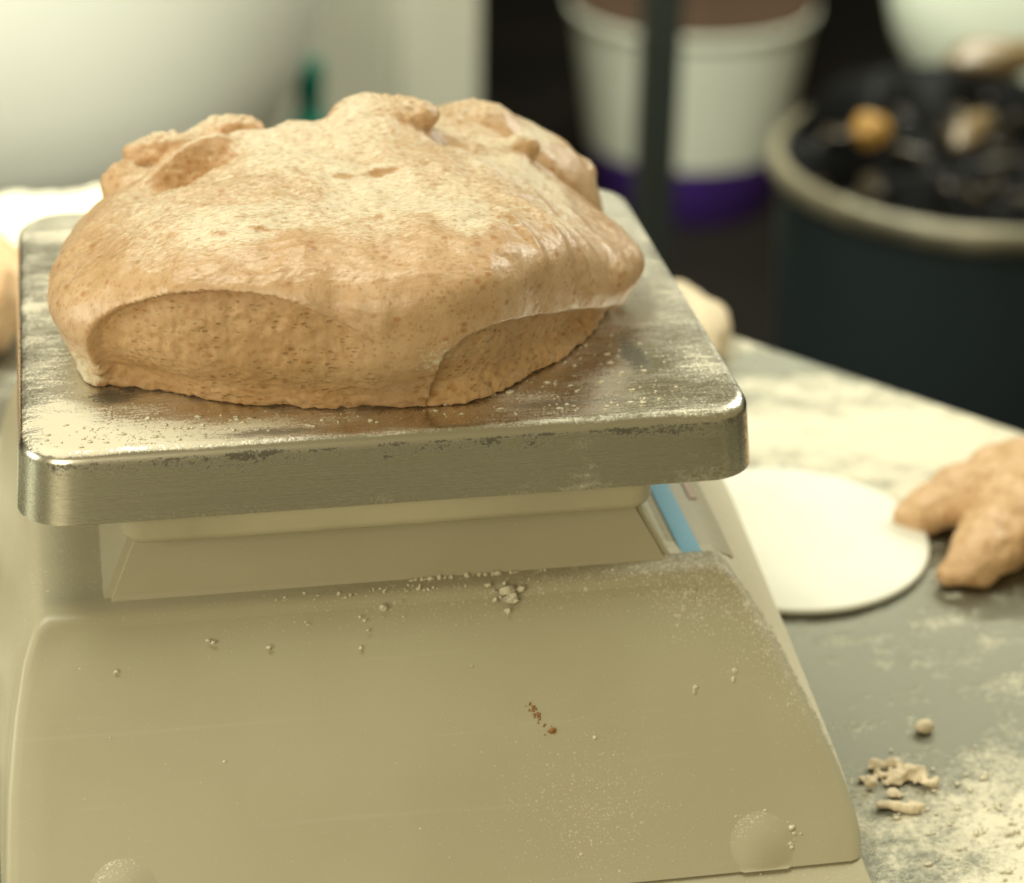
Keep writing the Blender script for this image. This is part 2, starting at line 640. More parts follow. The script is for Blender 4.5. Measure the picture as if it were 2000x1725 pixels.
# ------------------------------------------------------------------ kitchen scale
PT = .14                                   # height of the weighing pan's top
sc = empty('kitchen_scale', (0, .09, 0), 'cream plastic kitchen scale with steel pan carrying the bread dough', 'scale')
R = [(-.0600, .1085), (-.0609, .1110), (-.0625, .1130), (-.0645, .1147), (-.0706, .1183), (-.0770, .1222), (-.0840, .1262), (-.0925, .1307), (-.101, .1350), (-.109, .1389), (-.117, .1421), (-.124, .1440), (-.1297, .1448), (-.1345, .1440)]
L = [(-.0600, -.1125), (-.0609, -.1148), (-.0625, -.1166), (-.0645, -.1178), (-.0706, -.1208), (-.0770, -.1228), (-.0840, -.1249), (-.0925, -.1266), (-.101, -.1280), (-.109, -.1289), (-.117, -.1296), (-.124, -.1302), (-.1297, -.1305), (-.1345, -.1306)]


def prof_ring(yf, grow, drop):
    """cross-section of the body; yf(z) gives the depth of this station"""
    out = []
    for z, x in R[::-1]:
        zz = z - drop * max(0, 1 - (-.06 - z) / .016)
        t = (-.06 - z) / .0745
        out.append((x + grow * float(np.interp(t, [0, .12, .4, .7, 1], [.62, 1, 1, .7, .4])), yf(z), zz + PT))
    for z, x in L:
        t = (-.06 - z) / .0745
        out.append((x - grow * .45 * (.3 + .7 * t), yf(z), z + PT))
    return out


def panel_y(z):
    return .003 + (z + .06) * (.068 / .077)


rings = []
# rounded front shoulder: shrink the outline a little at the very front
for off, ins in ((0, .0042), (.0006, .0024), (.0016, .0011), (.003, .0003), (.0048, 0)):
    rg = prof_ring(lambda z: panel_y(z) + off, 0, 0)
    out = []
    for x, y, z in rg:
        k = 1 - ins / .125
        zt = z - ins * max(0, 1 - (PT - .06 - z) / .02)
        out.append((x * k, y, zt))
    rings.append(out)
rings.append(prof_ring(lambda z: panel_y(z) + .013, 0, 0))
rings.append(prof_ring(lambda z: panel_y(z) + .0145, .0020, .0035))
rings.append(prof_ring(lambda z: max(panel_y(z) + .03, .03 + .4 * panel_y(z)), .0062, .0045))
rings.append(prof_ring(lambda z: .11, .0125, .0045))
rings.append(prof_ring(lambda z: .20, .0165, .0045))
rings.append([(x * .97, .206, z) for x, y, z in rings[-1]])
bm = bm_loft(rings)
body = obj('body_shell', bm, PLASTIC, sc)
# subdivide the big front face so that the dust mask has vertices: rebuild as grid instead
me = body.data
bm = bmesh.new()
bm.from_mesh(me)
bm.faces.ensure_lookup_table()
front = max((f for f in bm.faces if len(f.verts) > 8 and f.calc_center_median().y < .05), key=lambda f: f.calc_area())
n = len(front.verts)
bmesh.ops.delete(bm, geom=[front], context='FACES_ONLY')
bm.verts.ensure_lookup_table()
k = len(R)
right = [bm.verts[i] for i in range(k)][::-1]       # top -> bottom on the right
left = [bm.verts[k + i] for i in range(k)]          # top -> bottom on the left
NX = 28
rows = []
for i in range(k):
    row = [left[i]]
    for j in range(1, NX):
        t = j / NX
        row.append(bm.verts.new(left[i].co.lerp(right[i].co, t)))
    row.append(right[i])
    rows.append(row)
for i in range(k - 1):
    for j in range(NX):
        bm.faces.new((rows[i][j], rows[i + 1][j], rows[i + 1][j + 1], rows[i][j + 1]))
bmesh.ops.recalc_face_normals(bm, faces=bm.faces)
bm.to_mesh(me)
bm.free()
co_ = np.array([v.co[:] for v in me.vertices])
dx = co_[:, 0]
dz = co_[:, 2] - PT
xr = np.interp(-dz, [-a for a, b in R], [b for a, b in R])
dust = .95 * np.exp(-np.clip(xr - dx, 0, 1) / .012) * sst(-.130, -.062, dz * 1.0)
dust = np.maximum(dust, .75 * np.exp(-(((dx - .099) / .02) ** 2 + ((dz + .066) / .012) ** 2)))
dust = np.maximum(dust, .42 * np.exp(-(((dx - .03) / .09) ** 2 + ((dz + .064) / .007) ** 2)))
dust = np.maximum(dust, .42 * np.exp(-(((dx - .055) / .03) ** 2 + ((dz + .115) / .022) ** 2)))
back = co_[:, 1] - panel_y(np.clip(dz, -.1345, -.06))
dust = np.maximum(dust, np.where(back > .0138, np.where(dx > .09, 1.5, .32), np.where((back > .004) & (dx > .05), .75, 0)))
attr(me, 'dust', dust)
smooth(body, 55)

# base tray under the shell (full width only along the front skirt)
bm = bmesh.new()
yb = panel_y(-.1345)
ring_t = [(-.1299, yb + .0006), (.1434, yb + .0006), (.1440, yb + .006), (.1440, -.020), (.108, -.004), (.108, .19), (-.118, .19), (-.118, -.004), (-.1304, -.02)]
ring_b = [(-.1302, yb - .0105), (.1444, yb - .0105), (.1452, yb - .004), (.1440, -.026), (.108, -.010), (.108, .19), (-.118, .19), (-.118, -.010), (-.1304, -.026)]
bm = bm_loft([[(x, y, .0006) for x, y in ring_b], [(x, y, PT - .1353) for x, y in ring_t]])
base_o = obj('base', bm, PLASTIC, sc)
attr(base_o.data, 'dust', [.25] * len(base_o.data.vertices))

# raised housing the pan support sits on
bm = bmesh.new()
lo = [(-.0945, .0118), (.0945, .0118), (.0945, .185), (-.0945, .185)]
hi = [(-.0810, .0300), (.0805, .0300), (.0805, .170), (-.0810, .170)]
a = [bm.verts.new((x, y, PT - .0606)) for x, y in lo]
a0 = [bm.verts.new((x, y, PT - .068)) for x, y in lo]
b = [bm.verts.new((x, y, PT - .0365)) for x, y in hi]
bm.faces.new(b)
for u, v in ((a0, a), (a, b)):
    for i in range(4):
        bm.faces.new((u[i], u[(i + 1) % 4], v[(i + 1) % 4], v[i]))
bmesh.ops.recalc_face_normals(bm, faces=bm.faces)
vert_e = [e for e in bm.edges if (e.verts[0].co.z > PT - .04) or (e.verts[1].co.z > PT - .04)]
bmesh.ops.bevel(bm, geom=vert_e, offset=.0022, segments=4, affect='EDGES')
bmesh.ops.subdivide_edges(bm, edges=[e for e in bm.edges if e.calc_length() > .02], cuts=9, use_grid_fill=True)
hs = obj('pan_housing', bm, PLASTIC, sc)
hv = np.array([v.co[:] for v in hs.data.vertices])
attr(hs.data, 'dust', np.where(hv[:, 0] > .0945 - (hv[:, 2] - PT + .0606) * .0140 / .0241 - .0012, .85, 0.0))
smooth(hs, 40)
# pan support plate
bm = bm_loft([rrect(-.0850, .0835, .0085, .175, .006, PT - .0372), rrect(-.0868, .0853, .0064, .177, .008, PT - .0355), rrect(-.0875, .0858, .0058, .178, .008, PT - .0335), rrect(-.0875, .0858, .0058, .178, .008, PT - .004)])
smooth(obj('pan_support', bm, CREAM2, sc), 35)

# weighing pan: pressed steel, rounded top edge, slightly flared rim
X0, X1, Y0, Y1, CR = -.1172, .1172, .0004, .2058, .0165
rg = []
# inside (bottom lip up to underside), then outside
rg.append(rrect(X0 + .006, X1 - .006, Y0 + .006, Y1 - .006, CR - .006, PT - .0035))
rg.append(rrect(X0 + .0020, X1 - .0020, Y0 + .0020, Y1 - .0020, CR - .001, PT - .0060))
rg.append(rrect(X0 - .0007, X1 + .0007, Y0 - .0007, Y1 + .0007, CR, PT - .0233))
rg.append(rrect(X0 - .0013, X1 + .0013, Y0 - .0013, Y1 + .0013, CR, PT - .0240))
rg.append(rrect(X0 - .0018, X1 + .0018, Y0 - .0018, Y1 + .0018, CR, PT - .0236))
rg.append(rrect(X0 - .0009, X1 + .0009, Y0 - .0009, Y1 + .0009, CR, PT - .0140))
rg.append(rrect(X0, X1, Y0, Y1, CR, PT - .0048))
for i in range(1, 8):
    t = rad(90 * i / 7)
    o = .0042 * (1 - math.cos(t))
    rg.append(rrect(X0 + o, X1 - o, Y0 + o, Y1 - o, CR - o * .6, PT - .0048 + .0048 * math.sin(t)))
last = rg[-1]
for s in (.985, .96, .93, .89, .84, .78, .70, .62, .52, .40, .28, .1):
    rg.append([(x * s, .103 + (y - .103) * s, PT) for x, y, z in last])
bm = bm_loft(rg)
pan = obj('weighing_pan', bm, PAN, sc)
pv = np.array([v.co[:] for v in pan.data.vertices])
px, py, pz = pv.T
topm = (pz > PT - .0012).astype(float)
d = .455 + 0 * px
d = d + .16 * np.exp(-((px + .080) / .045) ** 2 - ((py - .012) / .022) ** 2)
d = d + .08 * np.exp(-((px + .112) / .022) ** 2)
d = d + .05 * sst(.09, .17, py)
d = d + .05 * np.exp(-((px - .10) / .02) ** 2)
d = d - .08 * np.exp(-((px - .083) / .012) ** 2 - ((py - .05) / .03) ** 2)
d = np.where(topm > .5, d + .02, .17 + .27 * np.exp(-((px - .060) / .008) ** 2) + .2 * np.exp(-((px - .1) / .015) ** 2) + .15 * sst(PT - .0195, PT - .0238, pz) * (px > -.09))
attr(pan.data, 'dust', d)
attr(pan.data, 'top', topm)
fr = np.exp(-((pz - (PT - .0040)) / .0016) ** 2) * (py < .02)  # dark reflection put into the fold's colour, together with dirt specks
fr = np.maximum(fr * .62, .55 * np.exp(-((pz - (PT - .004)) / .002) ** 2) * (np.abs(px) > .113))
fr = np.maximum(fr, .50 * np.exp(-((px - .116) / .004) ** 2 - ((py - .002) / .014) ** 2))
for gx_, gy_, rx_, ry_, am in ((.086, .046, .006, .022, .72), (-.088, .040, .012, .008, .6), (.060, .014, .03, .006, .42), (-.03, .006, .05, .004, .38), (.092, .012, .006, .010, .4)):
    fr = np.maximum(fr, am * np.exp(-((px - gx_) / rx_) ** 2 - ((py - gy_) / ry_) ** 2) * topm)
attr(pan.data, 'grime_reflection', fr)
smooth(pan, 35)

# keypad strip on the right-hand shoulder
kp = empty('tmp', (0, 0, 0), '', '')
bpy.data.objects.remove(kp)


def shoulder_strip(name, t0, t1, y0, y1, mat, lift, parent):
    """thin film following the right shoulder from arc parameter t0 to t1"""
    rr = rings[-3]
    pts = []
    k = len(R)
    ring = [Vector((x, 0, z)) for x, y, z in rings[-3][:k]][::-1]
    far = [Vector((x, 0, z)) for x, y, z in rings[-2][:k]][::-1]
    st0 = [Vector((x, 0, z)) for x, y, z in rings[-4][:k]][::-1]
    bm = bmesh.new()
    grid = []
    NY, NT = 14, 6
    for iy in range(NY + 1):
        y = y0 + (y1 - y0) * iy / NY
        line = []
        for p0, p1, q in zip(st0, ring, far):
            if y < .11:
                a = (y - .03) / .08
                line.append(p0.lerp(p1, a))
            else:
                line.append(p1.lerp(q, (y - .11) / .09))
        # arc starts on the flat at x=.0965
        line = [Vector((.0965, 0, line[0].z))] + line
        ln = [0]
        for a, b in zip(line, line[1:]):
            ln.append(ln[-1] + (b - a).length)
        row = []
        for it in range(NT + 1):
            s = t0 + (t1 - t0) * it / NT
            j = max(i for i in range(len(ln) - 1) if ln[i] <= s + 1e-9)
            a, b = line[j], line[j + 1]
            p = a.lerp(b, (s - ln[j]) / max(1e-9, ln[j + 1] - ln[j]))
            nn = Vector((b.z - a.z, 0, -(b.x - a.x))).normalized() * -1
            p = p + nn * lift
            row.append(bm.verts.new((p.x, y, p.z)))
        grid.append(row)
    for a, b in zip(grid, grid[1:]):
        for i in range(NT):
            bm.faces.new((a[i], a[i + 1], b[i + 1], b[i]))
    bmesh.ops.recalc_face_normals(bm, faces=bm.faces)
    bmesh.ops.solidify(bm, geom=bm.faces[:], thickness=.0003)
    return smooth(obj(name, bm, mat, parent), 50)


kpd = shoulder_strip('keypad', .0008, .0225, .022, .19, KEYPAD, .0004, sc)
shoulder_strip('blue_stripe', .0036, .0106, .0222, .189, BLUE, .0009, kpd)
shoulder_strip('pink_stripe', .0160, .0185, .06, .188, PINK, .0009, kpd)
shoulder_strip('display_window', .0195, .0222, .085, .186, DARKWIN, .0009, kpd)

# two moulded bosses near the foot of the front panel
nrm = Vector((0, -.077, .068)).normalized()
for x, z, r in ((.1105, -.1285, .0118), (-.094, -.1255, .0118)):
    bm = bm_lathe([(max(r * q / 16, 1e-5), .0017 * (1 - (q / 16) ** 2) ** 1.6 - .0001) for q in range(17)], 48, cap=False)
    c = Vector((x, panel_y(z), z + PT))
    Mx = Matrix.Translation(c) @ nrm.to_track_quat('Z', 'Y').to_matrix().to_4x4()
    bmesh.ops.transform(bm, matrix=Mx, verts=bm.verts)
    for v in bm.verts:
        if v.co.z < PT - .1343:
            v.co.z = PT - .1343
            v.co.y = max(v.co.y, panel_y(-.1343) - .0010)
    o = obj('screw_boss', bm, PLASTIC, sc)
    v = np.array([q.co[:] for q in o.data.vertices])
    attr(o.data, 'dust', .62 * sst(c.z + .001, c.z + .008, v[:, 2] + (c.x - v[:, 0]) * .3))
    smooth(o, 80)


# ------------------------------------------------------------------ the bread dough on the pan (millimetres, then scaled)
def polar(pts, c):
    a = np.array(pts, float) - np.array(c)
    th = np.arctan2(a[:, 1], a[:, 0])
    rr = np.hypot(a[:, 0], a[:, 1])
    o = np.argsort(th)
    return th[o], rr[o]


def pinterp(th, tab):
    t, r = tab
    t3 = np.concatenate([t - 2 * np.pi, t, t + 2 * np.pi])
    r3 = np.concatenate([r, r, r])
    # resample through a smoothed dense table (rounded corners, no kinks)
    tt = np.linspace(-np.pi, np.pi, 721)
    dn = np.interp(tt, t3, r3)[:-1]
    kw = np.hanning(15)
    kw /= kw.sum()
    dn = np.convolve(np.concatenate([dn[-20:], dn, dn[:20]]), kw, 'same')[20:-20]
    dn = np.append(dn, dn[0])
    return np.interp(th, tt, dn).astype(np.float32)


DC = (0.0, 88.0)
D_BASE = polar([(89, 92), (84.5, 74), (72, 53), (56, 36.5), (43, 24), (29, 15), (20, 14), (8, 15.5), (-10, 17.5), (-28, 20), (-45, 24), (-58, 29.5), (-69, 36), (-80, 41), (-91, 46), (-97, 55), (-98, 72), (-92, 118), (-62, 148), (0, 158), (55, 166), (86, 160), (92, 125)], DC)
D_LIP = polar([(100, 94), (99, 86), (93, 74), (82, 60), (66, 42), (50, 25), (34, 9), (18, 1), (0, 1), (-20, 5), (-42, 9), (-62, 14), (-80, 21), (-95, 33), (-103, 48), (-105, 64), (-103, 86), (-93, 120), (-64, 148), (0, 156), (50, 160), (74, 154), (92, 122)], DC)
# crease where the skin is folded over the crumb: outline point it belongs to, height, depth
D_KEYS = [(-104.5, 56, -8, 0), (-102.5, 48, -6, 5), (-99.5, 41.0, 2, 6), (-96.1, 34.9, 18.5, 6.8), (-93.5, 31.6, 26.5, 6.6), (-90.8, 29.1, 32.2, 6.2), (-87.1, 26.1, 35.7, 5.6), (-81.1, 21.8, 39.2, 5.0), (-70.6, 16.8, 43.2, 4.2), (-59.5, 13.1, 44.9, 3.6), (-50, 10.4, 45.1, 3.1), (-40, 8.4, 44.3, 2.7), (-30.5, 6.2, 42.5, 2.3), (-21, 5, 38.5, 1.9), (-12, 2.8, 34.3, 1.4), (-2.6, 1.2, 29.2, .8), (7.3, .6, 23, .05), (13.0, .6, 18, 0), (14.2, .7, 8, 0), (14.6, .8, 20, 5.2), (15.4, .8, 25.5, 5.6), (21.5, 2.4, 30.6, 6.2), (30.3, 6.8, 31.9, 6.8), (37.8, 12.1, 31, 7.2), (50.3, 25.1, 26.3, 7.6), (62.8, 37.7, 21.5, 8), (76.7, 52.8, 14.7, 8.5), (82, 59.5, 12.2, 8.5), (93, 74, 5, 6), (100, 92, -6, 3), (92, 122, -8, 1), (0, 156, -8, 0), (-93, 120, -8, 0)]
_kt = np.array([math.atan2(b - DC[1], a - DC[0]) for a, b, c, d in D_KEYS])
_o = np.argsort(_kt)
_kt3 = np.concatenate([_kt[_o] - 2 * np.pi, _kt[_o], _kt[_o] + 2 * np.pi])
_kz = np.tile(np.array([k[2] for k in D_KEYS], float)[_o], 3)
_kd = np.tile(np.array([k[3] for k in D_KEYS], float)[_o], 3)


def ridge(X, Y, ax, ay, bx, by, amp, w, wave=0.0):
    L2 = (bx - ax) ** 2 + (by - ay) ** 2
    t = np.clip(((X - ax) * (bx - ax) + (Y - ay) * (by - ay)) / L2, 0, 1)
    dd = np.hypot(X - ax - t * (bx - ax) + wave * np.sin(t * 5), Y - ay - t * (by - ay))
    return amp * np.exp(-(dd / w) ** 2) * np.sin(np.pi * np.clip(t * .9 + .05, 0, 1)) ** .5


def dough_plan(X2, Y2):
    """everything that depends on the plan position only"""
    th = np.arctan2(Y2 - DC[1], X2 - DC[0])
    rr = np.hypot(X2 - DC[0], Y2 - DC[1])
    wob = fbm(np.stack([X2 / 22, Y2 / 22, 0 * X2], -1), 3, 5)

    def g2(cx, cy, rx, ry, a=0.0):
        ca, sa = math.cos(a), math.sin(a)
        u = (X2 - cx) * ca + (Y2 - cy) * sa
        v = -(X2 - cx) * sa + (Y2 - cy) * ca
        return np.exp(-(u / rx) ** 2 - (v / ry) ** 2)
    H = 57 + 1.5 * sst(40, 125, Y2) - 17 * sst(38, 100, X2) * sst(40, 85, Y2) - 4 * sst(40, 90, X2) - 3 * sst(-40, -95, X2)
    H = H + 7.0 * g2(12, 128, 15, 13) + 2.5 * g2(4, 120, 30, 16) + 4.0 * g2(-22, 128, 20, 12)
    H = H - 9.5 * g2(40, 117, 14, 9, -.2) - 3 * g2(58, 98, 16, 20)
    H = H + 3.0 * g2(60, 124, 7, 5) + 4.0 * g2(40, 139, 14, 6)
    H = H + 7.5 * g2(-55, 117, 18, 4, .45) - 12.0 * g2(-55, 106, 14, 6, .45) - 7.0 * g2(-63, 96, 8, 7)
    H = H + 1.6 * g2(-40, 50, 28, 6, .1) + 1.8 * g2(25, 44, 20, 7, -.1) - 3.0 * g2(-3, 66, 34, 14)
    H = H + 1.1 * wob + 1.0 * fbm(np.stack([X2 / 9, Y2 / 7, 0 * X2 + 3], -1), 2, 9)
    for q in ((64, 40, 44, 64, 2.6, 2.4), (76, 54, 58, 78, 1.5, 2.4), (52, 28, 36, 52, 1.6, 2.0), (86, 68, 62, 90, 1.8, 3.0), (70, 46, 54, 66, 1.3, 1.6)):
        H = H + 1.45 * ridge(X2, Y2, *q)
    for q in ((-66, 46, -40, 34, 1.0, 1.0), (-52, 45, -28, 37, .9, .9), (-14, 34, 8, 50, 1.1, 1.0), (8, 50, 36, 52, .8, 1.0), (-78, 54, -56, 43, .8, .9), (-30, 60, 4, 64, .8, .9), (-10, 78, 20, 84, -1.4, 1.2)):
        H = H + 1.6 * ridge(X2, Y2, *q[:5], q[5] * 1.15, 1.5)
    z0 = 24 - 9 * sst(40, 95, X2) + 8 * sst(-10, 16, X2) * sst(45, 0, Y2)
    nx = 2.2 + 2.2 * sst(75, 25, Y2) * sst(-95, -60, X2) * sst(85, 45, X2)
    return dict(rr=rr, wob=wob, RB=pinterp(th, D_BASE), RL=pinterp(th, D_LIP), H=H, z0=z0, nx=nx,
                ZC=np.interp(th, _kt3, _kz), DP=np.interp(th, _kt3, _kd))


def dough_skin(p, z):
    s = np.clip(z / p['z0'], 0, 1)
    s = s * s * (3 - 2 * s)
    ru = p['RB'] * (1 - s) + p['RL'] * s + .7 * p['wob']
    u = p['rr'] / ru
    zt = np.maximum(z - p['z0'], 0) / np.maximum(p['H'] - p['z0'], 4)
    gu = (u ** p['nx'] + zt ** p['nx']) ** (1 / p['nx']) - 1
    # true distance scale: ru sideways, (H - z0) upwards
    w = zt ** p['nx'] / np.maximum(u ** p['nx'] + zt ** p['nx'], 1e-6)
    return gu * (ru * (1 - w) + np.maximum(p['H'] - p['z0'], 8) * w)


def build_dough():
    h = .8
    gx = np.arange(-112, 112, h, dtype=np.float32)
    gy = np.arange(-8, 192, h, dtype=np.float32)
    gz = np.arange(-1.7, 78, h, dtype=np.float32)
    X2, Y2 = np.meshgrid(gx, gy, indexing='ij')
    p = dough_plan(X2, Y2)
    wob = p['wob']
    rag = .8 * fbm(np.stack([X2 / 4, Y2 / 4, 0 * X2 + 7], -1), 2, 19) * sst(-80, -96, X2)
    F = np.empty((len(gx), len(gy), len(gz)), np.float32)
    for i, z in enumerate(gz):
        fu = dough_skin(p, z)
        cut = p['ZC'] + .3 * wob + rag - z
        inner = fu + p['DP'] * min(1.0, .22 + z / 11.0) + 2.2 * max(0.0, 1 - z / 5.0) ** 2
        f = np.minimum(smax(fu, cut, .7), inner)
        # back right lobe: a folded-over slab lying against the main lump
        qx = (X2 - 58 + .30 * (z - 24)) / 36
        qy, qz = (Y2 - 150) / 26, (z - 16) / (37 - .20 * np.clip(X2 - 50, 0, 60))
        lob = (np.abs(qx) ** 2.4 + np.abs(qy) ** 2.4 + np.abs(qz) ** 2.4) ** (1 / 2.4) - 1
        f = smin(f, lob * 26 + 1.0 * wob, 1.5)
        for (cx, cy, cz, rx, ry, rz) in ((10, 127, 61, 16, 10, 6), (24, 124, 60, 8, 5, 4), (-60, 142, 44, 18, 7, 7), (-78, 130, 37, 8, 9, 8), (-40, 147, 50, 13, 6, 5), (50, 147, 49, 12, 8, 6), (62, 127, 45, 7, 4, 5), (90, 152, 26, 4, 3, 3)):
            if abs(z - cz) < rz + 6:
                e = np.sqrt(((X2 - cx) / rx) ** 2 + ((Y2 - cy) / ry) ** 2 + ((z - cz) / rz) ** 2) - 1
                f = smin(f, e * min(rx, ry, rz), 4.5)
        F[:, :, i] = np.maximum(f, -z)
    V, Q = surface_nets(F, (gx[0], gy[0], gz[0]), h)
    V = relax(V, Q, 1, .5)
    N = vnormals(V, Q)
    if (N * (V - V.mean(0))).sum() < 0:
        Q = Q[:, ::-1]
        N = -N
    x, y, z = V.T
    th = np.arctan2(y - DC[1], x - DC[0])
    rr = np.hypot(x - DC[0], y - DC[1])
    zc = np.interp(th, _kt3, _kz)
    dp = np.interp(th, _kt3, _kd)
    rlp = pinterp(th, D_LIP)
    torn = sst(zc + .8, zc - 1.2, z) * sst(.3, 2.0, dp) * (rr > .66 * rlp)
    rough = np.zeros(len(V))
    for (cx, cy, cz, r) in ((12, 128, 67, 8), (23, 123, 63, 7), (-62, 145, 48, 14), (-40, 149, 54, 10), (-78, 131, 44, 9), (-55, 106, 48, 10), (-63, 97, 46, 8), (-45, 110, 52, 7), (48, 146, 55, 8), (62, 127, 52, 5), (-92, 46, 6, 8), (90, 152, 26, 5)):
        rough = np.maximum(rough, np.exp(-(((x - cx) ** 2 + (y - cy) ** 2 + (z - cz) ** 2) / r ** 2)))
    top = sst(.55, .9, N[:, 2]) * (1 - torn)
    P = V
    d = .20 * fbm(P / 6.0, 3, 1)
    d += top * .26 * fbm(P * np.array([.14, .5, .3]), 3, 2)
    d += top * .2 * np.abs(vnoise(P * np.array([.5, 1.1, .8]), 12)) * 2
    d += torn * (.30 * fbm(P / 2.2, 3, 3) - .40 * sst(.25, .6, vnoise(P / np.array([2.6, 2.6, 1.5]), 4)))
    d += rough * (1.1 * fbm(P / np.array([7.0, 4.0, 4.0]), 3, 6, .6) + .85 * fbm(P / 2.3, 2, 44, .6) + .1)
    low = sst(5, 1, z)
    d += low * .5 * fbm(P / 3.0, 2, 8)
    V = V + N * d[:, None]
    V[:, 2] = np.maximum(V[:, 2], 0.05)
    flour = .20 + .16 * sst(18, 3, z) * (y < 70) * (x < 20) + .42 * np.exp(-(((x - 14) / 13) ** 2 + ((z - 24) / 9) ** 2)) * (y < 30)
    flour = flour + .50 * np.exp(-(((x + 98) / 9) ** 2 + ((z - 6) / 10) ** 2)) + .12 * top * sst(-.3, .5, vnoise(P / 24, 31)) + .37 * top * sst(16, 44, y + 9 * vnoise(P / 14, 51)) * sst(100, 70, np.abs(x))  # flour dusting; the top terms also paint pale highlights on the upper skin
    flour = flour + .25 * np.exp(-(((x - 90) / 10) ** 2 + ((z - 12) / 7) ** 2))
    return V, Q, np.clip(torn + .6 * rough, 0, 1), flour, top


V, Q, torn, flour, topm = build_dough()
me = mesh_np('bread_dough', V * .001 + np.array([0, 0, PT + .0002]), Q)
attr(me, 'torn', torn)
attr(me, 'flour', flour)
attr(me, 'top', topm)
dough = obj('bread_dough', me, DOUGH)
me.polygons.foreach_set('use_smooth', [True] * len(me.polygons))
tag(dough, 'large folded lump of brown wholemeal dough on the steel scale pan', 'dough')


# ------------------------------------------------------------------ other dough, crumbs, flour
def blob_mesh(parts, h, rough, k, seed, floor=0.0):
    A = np.array([[p[0] - 1.1 * max(p[3:5]), p[1] - 1.1 * max(p[3:5]), p[2] - p[5] - .3 * p[3]] for p in parts]).min(0) - 4 * h - rough * 2
    B = np.array([[p[0] + 1.1 * max(p[3:5]), p[1] + 1.1 * max(p[3:5]), p[2] + p[5] + .3 * p[3]] for p in parts]).max(0) + 4 * h + rough * 2
    A[2] = max(A[2], floor - 2 * h)
    g = [np.arange(A[i], B[i], h) for i in range(3)]
    X, Y, Z = np.meshgrid(*g, indexing='ij')
    f = np.full(X.shape, 1e3)
    for p in parts:
        cx, cy, cz, rx, ry, rz = p[:6]
        a = p[6] if len(p) > 6 else 0
        tl = p[7] if len(p) > 7 else 0
        dx_, dy_ = (X - cx) * math.cos(a) + (Y - cy) * math.sin(a), -(X - cx) * math.sin(a) + (Y - cy) * math.cos(a)
        dz_ = Z - cz - tl * dx_
        e = (np.abs(dx_ / rx) ** 2.3 + np.abs(dy_ / ry) ** 2.3 + np.abs(dz_ / rz) ** 2.3) ** (1 / 2.3) - 1
        f = smin(f, e * min(rx, ry, rz), k)
    f = f + rough * fbm(np.stack([X, Y, Z], -1) / (9 * h), 3, seed)
    f = np.maximum(f, floor - Z)
    V, Q = surface_nets(f, A, h)
    V = relax(V, Q, 1, .5)
    if (vnormals(V, Q) * (V - V.mean(0))).sum() < 0:
        Q = Q[:, ::-1]
    return mesh_np('dough', V, Q)


def soft(name, parts, h, rough, k, seed, mat, label, cat, group=None, floor=.0006):
    me = blob_mesh(parts, h, rough, k, seed, floor)
    me.name = name
    o = obj(name, me, mat)
    me.polygons.foreach_set('use_smooth', [True] * len(me.polygons))
    return tag(o, label, cat, group)


flap = [(.229, .158, .0060, .0058), (.236, .159, .0080, .0080), (.244, .160, .0100, .0100), (.254, .162, .0125, .0125), (.266, .163, .0150, .0150), (.282, .162, .0170, .0180), (.302, .160, .0190, .0210)]
fold = [(.2335, .112, .0055, .0056), (.239, .115, .0075, .0080), (.246, .119, .0100, .0105), (.255, .125, .0120, .0130), (.267, .131, .0140, .0155), (.282, .135, .0160, .0185), (.302, .138, .0180, .0210)]
soft('dough_piece', [(x + .004, y - .002 - (.004 if i < 7 else -.004) * min(1, max(0, (x - .24) / .03)), z * 1.05, r * 1.3, r * 1.12, r) for i, (x, y, z, r) in enumerate(flap + fold)], .0012, .0018, .0022, 3, ROUGHDOUGH,
     'folded tan dough piece lying beside the white round board', 'dough')
soft('dough_piece', [(-.205, .400, .026, .084, .060, .034), (-.203, .42, .024, .084, .055, .026, .1)], .0025, .002, .006, 5, PALEDOUGH,
     'pale dough lump behind the left edge of the scale pan', 'dough')
soft('dough_piece', [(.176, .350, .010, .030, .036, .014)], .002, .002, .004, 6, PALE2,
     'small pale dough ball behind the right edge of the scale pan', 'dough')
rs2 = random.Random(5)
soft('dough_scrap', [(.160 + .0045 * i / 2 + rs2.uniform(-.001, .001), -.018 + .012 * math.sin(i * .34) + rs2.uniform(-.0012, .0012), .0022 + rs2.uniform(0, .001), rs2.uniform(.0012, .0024), rs2.uniform(.0011, .0020), rs2.uniform(.0010, .0018)) for i in range(11)] + [(.160 + rs2.random() * .024, -.014 + rs2.gauss(0, .0025), .0010, rs2.uniform(.0006, .0014), rs2.uniform(.0006, .0014), .0009) for i in range(22)], .0005, .0013, .0016, 8, SCRAPM,
     'crumbly pale strip of dough beside the lower right corner of the scale', 'dough')
soft('dough_scrap', [(.162 + .0035 * i, -.030 - .0012 * i + rs2.uniform(-.001, .001), .0016, .0026, .0017, .0016) for i in range(4)], .0005, .0008, .001, 9, SCRAPM,
     'short pale dough shred with a dark shadow at the foot of the scale', 'dough')
soft('dough_crumb', [(.1908, .0135, .0022, .0030, .0024, .0024)], .0005, .0005, .001, 10, SCRAPM,
     'single round dough crumb alone on the grey steel table', 'crumb')

# flour heaps (uncountable)


